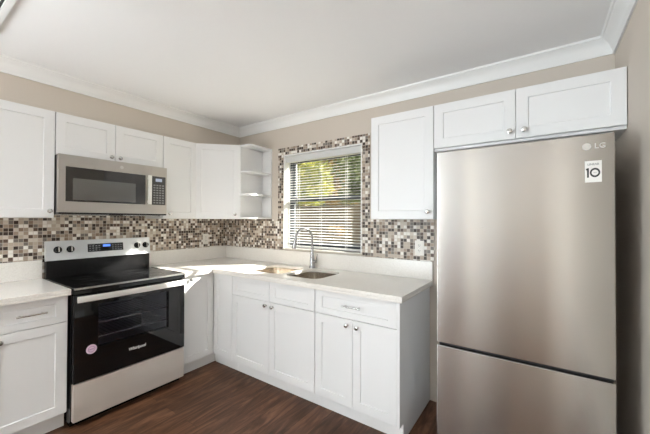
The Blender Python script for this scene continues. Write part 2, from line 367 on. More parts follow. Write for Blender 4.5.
# mosaic tile on both kitchen walls and round the window
TT = 0.008; ZT0, ZT1 = 1.053, 1.370
t = MB()
t.box(0.0002, TT, -2.09, -1.702, ZT0, ZT1).box(0.0002, TT, -1.702, -0.946, 0.90, 1.392).box(0.0002, TT, -0.946, -0.0002, ZT0, ZT1)
structure(t.build('trim_4', M_MOSAIC, smooth=False))
t = MB()
t.box(TT, WX0, -TT, -0.0002, ZT0, ZT1).box(0.857, WX0, -TT, -0.0002, ZT1, WZ1).box(0.857, 1.924, -TT, -0.0002, WZ1, 2.112)
t.box(WX1, 1.924, -TT, -0.0002, ZT1, WZ1).box(WX1, 2.468, -TT, -0.0002, ZT0, ZT1)
structure(t.build('trim_5', M_MOSAIC, smooth=False))

# ------------------------------------------------------------------ kitchen window, blind
def make_window():
    # white painted jamb liner, flush with the tile
    j = MB(); L = 0.009
    j.box(WX0 + .0005, WX0 + L, -TT - .001, 0.085, WZ0, WZ1).box(WX1 - L, WX1 - .0005, -TT - .001, 0.085, WZ0, WZ1)
    j.box(WX0 + L, WX1 - L, -TT - .001, 0.085, WZ1 - L, WZ1 - .0005)
    root = thing('window_1', 'kitchen window over the sink with dark frame', 'window'); root['kind'] = 'structure'
    j.build('window_jamb', M_TRIM, root, smooth=False)
    s = MB().box(WX0 + L, WX1 - L, -0.03, 0.085, WZ0 + .0005, WZ0 + 0.011, 0.002); s.build('window_sill', M_QUARTZ, root, smooth=False)
    f = MB(); y0, y1 = 0.086, 0.15; x0, x1, z0, z1 = WX0 + .0005, WX1 - .0005, WZ0 + .0005, WZ1 - .0005; F = 0.034
    f.box(x0, x0 + F, y0, y1, z0, z1, .002).box(x1 - F, x1, y0, y1, z0, z1, .002).box(x0 + F, x1 - F, y0, y1, z0, z0 + F, .002).box(x0 + F, x1 - F, y0, y1, z1 - F, z1, .002)
    f.build('window_frame', M_BRONZE, root, smooth=False)
    xa, xb, za, zb = x0 + F + .0005, x1 - F - .0005, z0 + F + .0005, z1 - F - .0005; zm = 1.575; S = 0.024
    for nm, a, b, ya, yb in (('lower_sash', za, zm + 0.022, 0.090, 0.112), ('upper_sash', zm - 0.022, zb, 0.116, 0.138)):
        q = MB()
        q.box(xa, xa + S, ya, yb, a, b).box(xb - S, xb, ya, yb, a, b).box(xa + S, xb - S, ya, yb, a, a + S + .014).box(xa + S, xb - S, ya, yb, b - S - .014, b)
        so = q.build(nm, M_BRONZE, root, smooth=False)
        MB().box(xa + S, xb - S, (ya + yb) / 2 - .002, (ya + yb) / 2 + .002, a + S + .014, b - S - .014).build('pane', M_PANE, so, smooth=False)
make_window()

def make_blind():
    root = thing('window_blind', 'white horizontal slat blind hanging lowered in the kitchen window', 'blind', ((WX0 + WX1) / 2, 0.045, WZ1 - 0.02))
    hw = (WX1 - WX0) / 2 - 0.016; ox, oy, oz = root.location
    def Z(z): return z - oz
    MB().box(-hw, hw, -0.034, 0.024, Z(1.962), Z(2.024), 0.003).build('headrail', M_BLIND, root, smooth=False)
    s = MB(); pitch = 0.0262; n = 32; z = 1.944; tilt = math.radians(17); wd = 0.0120
    for i in range(n):
        zz = Z(z - i * pitch); row = []
        for k in range(5):                      # slightly crowned slat, outer edge higher
            u = -1 + k * 0.5; yy = u * wd * math.cos(tilt); dz = u * wd * math.sin(tilt) + 0.0022 * (1 - u * u)
            row.append((yy, zz + dz))
        th = 0.0012; bm = s.bm
        A = [[bm.verts.new((xx, yy, z_ + t_)) for yy, z_ in row] for xx in (-hw, hw) for t_ in (0, -th)]
        for k in range(4):
            bm.faces.new((A[0][k], A[0][k + 1], A[2][k + 1], A[2][k])); bm.faces.new((A[1][k], A[3][k], A[3][k + 1], A[1][k + 1]))
        for k in (0, 4): bm.faces.new((A[0][k], A[2][k], A[3][k], A[1][k]))
        bm.faces.new(A[0] + A[1][::-1]); bm.faces.new(A[2] + A[3][::-1])
    bmesh.ops.recalc_face_normals(s.bm, faces=s.bm.faces)
    s.build('slats', M_BLIND, root, smooth=False)
    MB().box(-hw, hw, -0.013, 0.013, Z(1.086), Z(1.104), 0.003).build('bottom_rail', M_BLIND, root, smooth=False)
    for x in (-0.30, -0.02, 0.27):
        c = MB().tube([(x, -0.0145, Z(1.965)), (x, -0.0145, Z(1.10))], 0.0013, 6).tube([(x, 0.0145, Z(1.965)), (x, 0.0145, Z(1.10))], 0.0013, 6)
        c.build('ladder_cord', M_BLIND, root)
    MB().tube([(-hw + 0.05, -0.038, Z(1.97)), (-hw + 0.05, -0.040, Z(1.45))], 0.004, 8).build('tilt_wand', M_BLIND, root)
make_blind()

# living-side window, plus doors added for fill light and reflections, behind the camera
def living_window(idx, a, b, z0, z1):
    r = thing('window_%d' % idx, 'window', 'window'); del r['label']; r['kind'] = 'structure'
    f = MB(); F = 0.05; y0, y1 = YF - 0.12, YF - 0.06
    f.box(a, a + F, y0, y1, z0, z1).box(b - F, b, y0, y1, z0, z1).box(a + F, b - F, y0, y1, z0, z0 + F).box(a + F, b - F, y0, y1, z1 - F, z1).box(a + F, b - F, y0, y1, (z0 + z1) / 2 - .02, (z0 + z1) / 2 + .02)
    f.build('window_frame', M_TRIM, r, smooth=False)
    MB().box(a + F, b - F, YF - 0.092, YF - 0.088, z0 + F, z1 - F).build('pane', M_PANE, r, smooth=False)
living_window(2, 1.48, 2.08, 0.55, 1.95)
def added_room_door():  # dark door added behind the camera to darken a band of the refrigerator reflection
    r = thing('added_door_2', 'door', 'door'); del r['label']; r['kind'] = 'structure'
    a, b = 0.50, 1.34; y = YF + 0.001
    m = MB().box(a, b, y, y + 0.04, 0.004, 2.05)
    for z0, z1 in ((0.15, 0.95), (1.08, 1.92)): m.box(a + 0.12, b - 0.12, y + 0.04, y + 0.05, z0, z1, 0.004)
    m.build('door_panel', M_DARKWOOD, r, smooth=False)
    MB().box(a - 0.08, a, y, y + 0.03, 0.002, 2.12).box(b, b + 0.08, y, y + 0.03, 0.002, 2.12).box(a, b, y, y + 0.03, 2.052, 2.12).build('door_frame', M_TRIM, r, smooth=False)
    MB().lathe([(0.025, 0), (0.025, 0.008), (0.011, 0.012), (0.011, 0.035), (0.027, 0.045), (0.027, 0.06), (0, 0.065)], (b - 0.07, y + 0.0405, 1.0), (0, 1, 0), 20).build('door_handle', M_NICKEL, r)
added_room_door()
def sideboard():  # unseen sideboard added for a dark band in the refrigerator reflection
    r = thing('sideboard', 'dark wood sideboard added behind the camera for its dark reflection', 'sideboard', (2.42, YF + 0.25, 0))
    MB().box(-0.30, 0.30, -0.22, 0.18, 0.10, 0.98).box(-0.32, 0.32, -0.23, 0.22, 0.981, 1.01, .004).build('sideboard_body', M_DARKWOOD, r, smooth=False)
    for x in (-0.15, 0.15):
        d = shaker(x - 0.146, x + 0.146, 0.12, 0.96, 0.0).build('door', M_DARKWOOD, r, smooth=False); d.rotation_euler = (0, 0, PI); d.location = (0, 0.1805, 0)
    for x in (-0.26, 0.26):
        for y in (-0.18, 0.14): MB().lathe([(0.018, 0.001), (0.024, 0.0995)], (x, y, 0), n=14).build('leg', M_DARKWOOD, r)
def added_patio_door():  # patio door added out of view as a frame for the fill light
    r = thing('added_door_1', 'glazed patio door added for fill light', 'door'); del r['label']; r['kind'] = 'structure'
    f = MB(); F = 0.07; x0, x1 = -0.11, -0.05; ym = (PY0 + PY1) / 2
    for a, b in ((PY0, ym), (ym, PY1)):
        f.box(x0, x1, a, a + F, 0.001, PZ1).box(x0, x1, b - F, b, 0.001, PZ1).box(x0, x1, a + F, b - F, 0.001, 0.10).box(x0, x1, a + F, b - F, PZ1 - F, PZ1)
    f.build('door_frame', M_TRIM, r, smooth=False)
    for a, b in ((PY0, ym), (ym, PY1)): MB().box(-0.082, -0.078, a + F, b - F, 0.10, PZ1 - F).build('pane', M_PANE, r, smooth=False)
added_patio_door()
def pendant_lamp():
    r = thing('pendant_lamp', 'warm globe pendant lamp hanging in the living space', 'lamp', (1.96, -5.0, ZC - 0.001))
    MB().lathe([(0.05, 0), (0.05, -0.02), (0.006, -0.03), (0.006, -0.44), (0.03, -0.45), (0.03, -0.47)], n=20).build('hanging_rod', M_NICKEL, r)
    MB().lathe([(0.03, -0.4705)] + [(0.10 * math.sin(a), -0.56 + 0.10 * math.cos(a)) for a in [0.31 + (PI - 0.31) * k / 14 for k in range(14)]] + [(0, -0.66)], n=24).build('globe_shade', M_LAMP, r)
pendant_lamp()
def fill_light():  # unseen lamp added behind the camera to brighten the ceiling and kitchen
    r = thing('added_fill_light', 'long white suspended light added out of view to brighten the kitchen', 'lamp', (1.30, -3.35, 2.00), R90)
    MB().box(-0.62, 0.62, -0.10, 0.10, -0.03, 0, 0.004).build('fixture_housing', M_TRIM, r, smooth=False)
    for x in (-0.4, 0.4): MB().tube([(x, 0, 0.0005), (x, 0, ZC - 2.00 - 0.02)], 0.006, 10).lathe([(0.045, ZC - 2.00 - 0.02), (0.045, ZC - 2.00 - 0.001)], (x, 0, 0), n=20).build('hanging_rod', M_TRIM, r)
    MB().box(-0.55, 0.55, -0.07, 0.07, 0.0005, 0.004).build('fill_uplight_diffuser', M_TUBE, r, smooth=False)
    d = bpy.data.lights.new('fill_uplight', 'AREA'); d.shape = 'RECTANGLE'; d.size = 1.1; d.size_y = 0.14; d.energy = 15; d.color = (0.94, 0.975, 1.0)  # upward fill of the added lamp
    u = bpy.data.objects.new('fill_uplight', d); COL.objects.link(u); u.parent = r; u.location = (0, 0, 0.006); u.rotation_euler = (PI, 0, 0)
    m = MB(); pts = [(-0.155, -0.0305)] + [(-0.155 * math.cos(a), -0.032 - 0.065 * math.sin(a)) for a in [PI * k / 12 for k in range(1, 12)]] + [(0.155, -0.0305)]
    b = m.bm; A = [b.verts.new((-0.60, y, z)) for y, z in pts]; B = [b.verts.new((0.60, y, z)) for y, z in pts]
    for k in range(len(pts) - 1): b.faces.new((A[k], A[k + 1], B[k + 1], B[k]))
    b.faces.new(A); b.faces.new(B[::-1]); b.faces.new((A[0], B[0], B[-1], A[-1]))
    bmesh.ops.recalc_face_normals(b, faces=b.faces)
    m.build('light_diffuser', M_TUBE, r)
    for x in (-0.612, 0.612): MB().box(x - 0.0115, x + 0.0115, -0.157, 0.157, -0.100, -0.0305, 0.003).build('end_cap', M_TRIM, r, smooth=False)
fill_light()

# ------------------------------------------------------------------ cabinets
# local frame of a cabinet: x left to right seen from the front, front towards -y, z up; origin on the wall at its left end
def shaker(x0, x1, z0, z1, yb, th=0.020, rail=0.058, stile=0.058):
    """shaker door or drawer front, back face at y=yb, front face at yb-th"""
    m = MB(); yf = yb - th; bm = m.bm; rec = 0.0065; ch = 0.003
    o = [(x0, z0), (x1, z0), (x1, z1), (x0, z1)]
    i1 = [(x0 + stile, z0 + rail), (x1 - stile, z0 + rail), (x1 - stile, z1 - rail), (x0 + stile, z1 - rail)]
    i2 = [(i1[0][0] + ch, i1[0][1] + ch), (i1[1][0] - ch, i1[1][1] + ch), (i1[2][0] - ch, i1[2][1] - ch), (i1[3][0] + ch, i1[3][1] - ch)]
    e = 0.0015
    of = [(x0 + e, z0 + e), (x1 - e, z0 + e), (x1 - e, z1 - e), (x0 + e, z1 - e)]
    B = [bm.verts.new((x, yb, z)) for x, z in o]; S = [bm.verts.new((x, yf + e, z)) for x, z in o]; Fv = [bm.verts.new((x, yf, z)) for x, z in of]
    I1 = [bm.verts.new((x, yf, z)) for x, z in i1]; I2 = [bm.verts.new((x, yf + rec, z)) for x, z in i2]
    bm.faces.new(B[::-1]); bm.faces.new(I2)
    for k in range(4):
        j = (k + 1) % 4
        for P, Q in ((B, S), (S, Fv), (Fv, I1), (I1, I2)): bm.faces.new((P[k], P[j], Q[j], Q[k]))
    bmesh.ops.recalc_face_normals(bm, faces=bm.faces)
    return m
def knob(parent, x, y, z, axis=(0, -1, 0)):
    return MB().lathe([(0.0085, 0), (0.0085, 0.002), (0.0055, 0.004), (0.005, 0.013), (0.009, 0.016), (0.0145, 0.019), (0.0155, 0.0235), (0.013, 0.028), (0.007, 0.030), (0, 0.0305)], (x, y, z), axis, 20).build('knob', M_NICKEL, parent)
def pull(parent, x, y, z, half=0.070):
    m = MB().tube([(x - half, y - 0.03, z), (x + half, y - 0.03, z)], 0.0055, 12)
    for s in (-1, 1): m.tube([(x + s * half * 0.72, y, z), (x + s * half * 0.72, y - 0.029, z)], 0.0042, 10)
    return m.build('pull_handle', M_NICKEL, parent)
def carcass(parent, w_, d, z0, z1, open_front=True, name='carcass', t=0.016, back=0.002, top=True):
    m = MB(); yb = -back; yf = -d
    m.box(0, t, yf, yb, z0, z1).box(w_ - t, w_, yf, yb, z0, z1).box(t, w_ - t, yf, yb, z0, z0 + t).box(t, w_ - t, yb - 0.006, yb, z0 + t, z1)
    if top: m.box(t, w_ - t, yf, yb - 0.006, z1 - t, z1)
    else: m.box(t, w_ - t, yf, yf + 0.08, z1 - t, z1)
    return m.build(name, M_CAB, parent, smooth=False)
def wall_cabinet(name, label, loc, rotz, w_, z0, z1, doors, depth=0.305, frame=0.0, dz0=None):
    """doors: list of (x0, x1, (knob_x, knob_z) or None)"""
    r = thing(name, label, 'cabinet', loc, rotz, 'white wall cabinets'); oz = loc[2]
    carcass(r, w_, depth, z0 - oz, z1 - oz)
    a = (z0 if dz0 is None else dz0) - oz
    for x0, x1, k in doors:
        d = shaker(x0 + 0.0012, x1 - 0.0012, a + 0.001, z1 - oz - 0.001, -depth - 0.0005).build('door', M_CAB, r, smooth=False)
        if k: knob(d, k[0], -depth - 0.0205, k[1] - oz)
    return r
ZU0, ZU1 = 1.372, 2.123
YMW0, YMW1 = -1.705, -0.945
# left wall, looking from the room: left to right runs towards the corner
wall_cabinet('wall_cabinet', 'tall white wall cabinet left of the microwave, knob at its lower right', (0.0, -2.070, ZU0), R90, 0.363, ZU0, ZU1, [(0, 0.363, (0.334, 1.420))])
wall_cabinet('wall_cabinet', 'low two-door white cabinet directly above the microwave', (0.0, YMW0 + 0.001, 1.822), R90, 0.757, 1.822, ZU1, [(0, 0.373, (0.343, 1.857)), (0.373, 0.757, (0.405, 1.857))])
wall_cabinet('wall_cabinet', 'narrow white wall cabinet between the microwave and the angled corner cabinet', (0.0, -0.944, ZU0), R90, 0.331, ZU0, ZU1, [(0, 0.331, (0.055, 1.419))])
wall_cabinet('wall_cabinet', 'single-door white wall cabinet between the window and the refrigerator', (2.094, 0.0, ZU0), 0, 0.456, ZU0, ZU1, [(0, 0.456, (0.421, 1.423))])
wall_cabinet('wall_cabinet', 'wide two-door white cabinet above the refrigerator', (2.5515, 0.0, 1.820), 0, 0.927, 1.820, ZU1, [(0, 0.4605, (0.432, 1.878)), (0.4605, 0.927, (0.502, 1.878))], dz0=1.836)

def corner_wall_cabinet():
    r = thing('corner_wall_cabinet', 'white angled wall cabinet set diagonally across the corner', 'cabinet', (0, 0, ZU0), 0, 'white wall cabinets')
    h = ZU1 - ZU0; a, b = 0.305, 0.611
    m = MB()
    P = [(0.002, -0.002), (0.002, -b), (a, -b), (b, -a), (b, -0.002)]
    m.prism(P, 0, 0.016).prism(P, h - 0.016, h)
    m.box(0.002, 0.018, -b, -0.002, 0.016, h - 0.016).box(0.018, b, -0.018, -0.002, 0.016, h - 0.016)
    m.box(0.018, a, -b, -b + 0.016, 0.016, h - 0.016).box(b - 0.016, b, -a, -0.018, 0.016, h - 0.016)
    m.build('carcass', M_CAB, r, smooth=False)
    L = math.hypot(b - a, b - a)
    d = shaker(0.003, L - 0.003, 0.001, h - 0.001, -0.0006).build('door', M_CAB, r, smooth=False)
    d.location = (a, -b, 0); d.rotation_euler = (0, 0, PI / 4)
    knob(d, L - 0.045, -0.0206, 1.419 - ZU0)
corner_wall_cabinet()

def end_shelf():
    r = thing('open_end_shelf', 'narrow white open shelf unit between the corner cabinet and the window', 'shelf', (0.6125, 0, ZU0)); h = ZU1 - ZU0
    w_ = 0.148; d = 0.318; rr = 0.05
    m = MB().box(0.016, w_, -0.018, -0.002, 0.018, h - 0.018); m.build('back_panel', M_CAB, r, smooth=False)
    MB().box(0.0, 0.0155, -d, -0.002, 0, h, 0.001).build('side_panel', M_CAB, r, smooth=False)
    P = [(0.016, -0.002), (0.016, -d)] + [(w_ - rr + rr * math.sin(k * PI / 12), -d + rr - rr * math.cos(k * PI / 12)) for k in range(7)] + [(w_, -0.002)]
    P2 = [(x, min(y, -0.0185)) for x, y in P]
    MB().prism(P, 0, 0.0175, 0.001).build('bottom_panel', M_CAB, r, smooth=False)
    MB().prism(P, h - 0.0175, h, 0.001).build('top_panel', M_CAB, r, smooth=False)
    for z in (0.238, 0.468): MB().prism(P2, z, z + 0.017, 0.001).build('shelf_board', M_CAB, r, smooth=False)
end_shelf()

sideboard()

# base cabinets -----------------------------------------------------
BD = 0.590; ZB0, ZB1 = 0.112, 0.8745; ZD0, ZD1, ZW0, ZW1 = 0.117, 0.7005, 0.7040, 0.870
def base_cabinet(name, label, loc, rotz, w_):
    r = thing(name, label, 'cabinet', loc, rotz, 'white base cabinets')
    carcass(r, w_, BD, ZB0, ZB1, top=False)
    MB().box(0.0, w_, -0.540, -0.524, 0.001, ZB0 - 0.0005).build('toe_kick', M_CAB, r, smooth=False)
    return r
def front(r, name, x0, x1, z0, z1, rail=0.058):
    return shaker(x0 + 0.0012, x1 - 0.0012, z0, z1, -BD - 0.0005, rail=rail).build(name, M_CAB, r, smooth=False)
YF_ = -BD - 0.0205
r = base_cabinet('base_cabinet', 'white base cabinet with one drawer over a door, left of the oven range', (0.0, -2.070, 0), R90, 0.372)
d = front(r, 'drawer', 0, 0.366, ZW0, ZW1, 0.042); pull(d, 0.189, YF_, 0.790)
d = front(r, 'door', 0, 0.366, ZD0, ZD1); knob(d, 0.055, YF_, 0.662)
r = base_cabinet('sink_cabinet', 'white base cabinet under the sink, two doors below two plain panels', (0.879, 0, 0), 0, 0.913)
for a, b in ((0, 0.4565), (0.4565, 0.913)): front(r, 'false_drawer_front', a, b, ZW0, ZW1, 0.042)
d = front(r, 'door', 0, 0.4565, ZD0, ZD1); knob(d, 0.422, YF_, 0.673)
d = front(r, 'door', 0.4565, 0.913, ZD0, ZD1); knob(d, 0.498, YF_, 0.671)
r = base_cabinet('base_cabinet', 'white base cabinet beside the refrigerator, wide drawer above two doors', (1.7945, 0, 0), 0, 0.6195)
d = front(r, 'drawer', 0, 0.6195, ZW0, ZW1, 0.042); pull(d, 0.310, YF_, 0.791)
d = front(r, 'door', 0, 0.309, ZD0, ZD1); knob(d, 0.271, YF_, 0.664)
d = front(r, 'door', 0.309, 0.6195, ZD0, ZD1); knob(d, 0.350, YF_, 0.662)
m = MB().box(0.6200, 0.6370, -0.612, -0.002, ZB0, ZB1).box(0.6200, 0.6370, -0.550, -0.002, 0.001, ZB0); m.build('end_panel', M_CAB, r, smooth=False)

def corner_base():
    r = thing('corner_base_cabinet', 'white L-shaped corner base cabinet with two doors meeting in the inside corner', 'cabinet', (0, 0, 0), 0, 'white base cabinets')
    X1, Y1 = 0.877, -0.922
    m = MB(); t = 0.016
    P = [(0.002, -0.002), (0.002, Y1), (BD, Y1), (BD, -BD), (X1, -BD), (X1, -0.002)]
    m.prism(P, ZB0, ZB0 + t)
    m.box(0.002, BD, Y1, Y1 + t, ZB0 + t, ZB1).box(X1 - t, X1, -BD, -0.002, ZB0 + t, ZB1).box(0.002, 0.008, Y1 + t, -0.002, ZB0 + t, ZB1).box(0.008, X1 - t, -0.008, -0.002, ZB0 + t, ZB1)
    m.box(BD - 0.05, BD, Y1 + t, -BD, ZB1 - t, ZB1).box(BD - 0.05, X1 - t, -BD, -BD + 0.05, ZB1 - t, ZB1)
    m.build('carcass', M_CAB, r, smooth=False)
    MB().prism([(0.524, Y1), (0.540, Y1), (0.540, -0.540), (X1, -0.540), (X1, -0.524), (0.524, -0.524)], 0.001, ZB0 - 0.0005).build('toe_kick', M_CAB, r, smooth=False)
    d = shaker(0.612, X1 - 0.0016, ZD0, ZW1, -BD - 0.0005, stile=0.058).build('door', M_CAB, r, smooth=False)
    d = shaker(0.0016, 0.309, ZD0, ZW1, -BD - 0.0005).build('door', M_CAB, r, smooth=False)
    d.location = (0, Y1, 0); d.rotation_euler = (0, 0, R90)
    knob(d, 0.075, YF_, 0.838)
corner_base()

# ------------------------------------------------------------------ countertops
SB = [(0.940, 1.340), (1.385, 1.735)]; SY0, SY1 = -0.515, -0.125
def rrect(x0, x1, y0, y1, r, n=6):
    out = []
    for cx, cy, a in ((x1 - r, y1 - r, 0), (x0 + r, y1 - r, 90), (x0 + r, y0 + r, 180), (x1 - r, y0 + r, 270)):
        for k in range(n + 1): t_ = math.radians(a + 90 * k / n); out.append((cx + r * math.cos(t_), cy + r * math.sin(t_)))
    return out
def slab(name, outlines, z0, z1, material, bev=0.0015):
    cu = bpy.data.curves.new(name, 'CURVE'); cu.dimensions = '2D'; cu.fill_mode = 'BOTH'; cu.extrude = (z1 - z0) / 2 - bev; cu.bevel_depth = bev; cu.bevel_resolution = 1; cu.offset = -bev
    for pts in outlines:
        s = cu.splines.new('POLY'); s.points.add(len(pts) - 1); s.use_cyclic_u = True
        for p, (x, y) in zip(s.points, pts): p.co = (x, y, 0, 1)
    t_ = bpy.data.objects.new(name, cu); COL.objects.link(t_)
    dg = bpy.context.evaluated_depsgraph_get(); me = bpy.data.meshes.new_from_object(t_.evaluated_get(dg)); bpy.data.objects.remove(t_)
    me.transform(Matrix.Translation((0, 0, (z0 + z1) / 2))); me.materials.clear(); me.materials.append(material)
    me.polygons.foreach_set('use_smooth', [False] * len(me.polygons))
    o = bpy.data.objects.new(name, me); COL.objects.link(o); return o
CD = 0.648; XE = 2.459
ZK0, ZK1 = 0.893, 0.914; ZE0 = 0.8755
c = slab('countertop', [[(0.002, -0.002), (0.002, -0.9235), (CD, -0.9235), (CD, -CD), (XE, -CD), (XE, -0.002)]] + [rrect(a, b, SY0, SY1, 0.085) for a, b in SB], ZK0, ZK1, M_QUARTZ)
e = MB()
e.box(CD - 0.026, CD, -0.9235, -CD, ZE0, ZK0 - .0003).box(CD - 0.026, XE, -CD, -CD + 0.026, ZE0, ZK0 - .0003).box(XE - 0.026, XE, -CD + 0.026, -0.002, ZE0, ZK0 - .0003)
e.build('front_edge', M_QUARTZ, c, smooth=False)
tag(c, 'pale quartz L-shaped countertop holding the sink', 'countertop')
b = MB().box(0.0225, XE - 0.002, -0.022, -0.002, ZK1 + .0005, 1.052, 0.0015).box(0.002, 0.022, -0.9235, -0.002, ZK1 + .0005, 1.052, 0.0015)
b.build('backsplash', M_QUARTZ, c, smooth=False)
c2 = slab('countertop', [[(0.002, -2.075), (CD, -2.075), (CD, -1.6975), (0.002, -1.6975)]], ZK0, ZK1, M_QUARTZ)
MB().box(CD - 0.026, CD, -2.075, -1.6975, ZE0, ZK0 - .0003).build('front_edge', M_QUARTZ, c2, smooth=False)
tag(c2, 'short pale quartz countertop left of the oven range', 'countertop')
MB().box(0.002, 0.022, -2.075, -1.6975, ZK1 + .0005, 1.052, 0.0015).build('backsplash', M_QUARTZ, c2, smooth=False)

# ------------------------------------------------------------------ sink and faucet
def sink():
    r = thing('kitchen_sink', 'stainless steel double-bowl sink set under the countertop', 'sink', (1.31, -0.32, 0.70))
    for a, b in SB:
        m = MB(); bm = m.bm; zt = ZK0 - 0.001
        levels = [(-0.022, zt), (0.004, zt), (0.004, zt - 0.004), (0.008, zt - 0.15), (0.02, zt - 0.172), (0.05, zt - 0.180)]
        rings = [[bm.verts.new((x - 1.31, y + 0.32, z - 0.70)) for x, y in rrect(a + i * (1 if i > 0 else .8), b - i * (1 if i > 0 else .8), SY0 + i, SY1 - i, max(0.05, 0.085 - i), 8)] for i, z in levels]
        for p, q in zip(rings, rings[1:]):
            for k in range(len(p)): bm.faces.new((p[k], p[(k + 1) % len(p)], q[(k + 1) % len(p)], q[k]))
        bm.faces.new(rings[-1]); bmesh.ops.recalc_face_normals(bm, faces=bm.faces)
        bo = m.build('bowl', M_SINK, r)
        MB().lathe([(0.055, 0), (0.055, 0.003), (0.042, 0.004), (0.036, 0.001), (0, 0.001)], ((a + b) / 2 - 1.31, 0.01, zt - 0.180 - 0.70 + .0005), n=24).build('drain', M_CHROME, bo)
sink()
def faucet():
    r = thing('kitchen_faucet', 'chrome gooseneck pull-down faucet standing behind the sink', 'faucet', (1.358, -0.072, ZK1 + 0.0005))
    MB().lathe([(0.030, 0), (0.030, 0.006), (0.026, 0.012), (0.0235, 0.03), (0.024, 0.07), (0.021, 0.10), (0.0155, 0.135), (0.0135, 0.16), (0.0125, 0.165)], n=28).build('faucet_body', M_CHROME, r)
    R = 0.098; zb = 0.272; dx, dy = -0.22, -0.975
    pts = [(0, 0, 0.16), (0, 0, 0.21), (0, 0, zb)]
    for k in range(1, 15):
        a = PI * k / 14 * 0.97; q = R - R * math.cos(a); pts.append((dx * q, dy * q, zb + R * math.sin(a)))
    MB().tube(pts, 0.0118, 16).build('spout', M_CHROME, r)
    e = Vector(pts[-1]); t_ = (e - Vector(pts[-2])).normalized()
    MB().lathe([(0.0125, 0), (0.0145, 0.012), (0.0165, 0.035), (0.0185, 0.085), (0.0175, 0.095), (0.012, 0.097), (0, 0.097)], e - t_ * 0.004, t_, 20).build('spray_head', M_CHROME, r)
    lv = MB().lathe([(0.014, 0), (0.014, 0.02), (0.0125, 0.024), (0, 0.025)], (0.02, 0, 0.06), (1, 0, 0), 18)
    lv.tube([(0.040, 0, 0.06), (0.052, -0.006, 0.072), (0.066, -0.015, 0.10), (0.074, -0.02, 0.135)], [0.009, 0.008, 0.0065, 0.005], 12)
    lv.build('lever_handle', M_CHROME, r)
faucet()

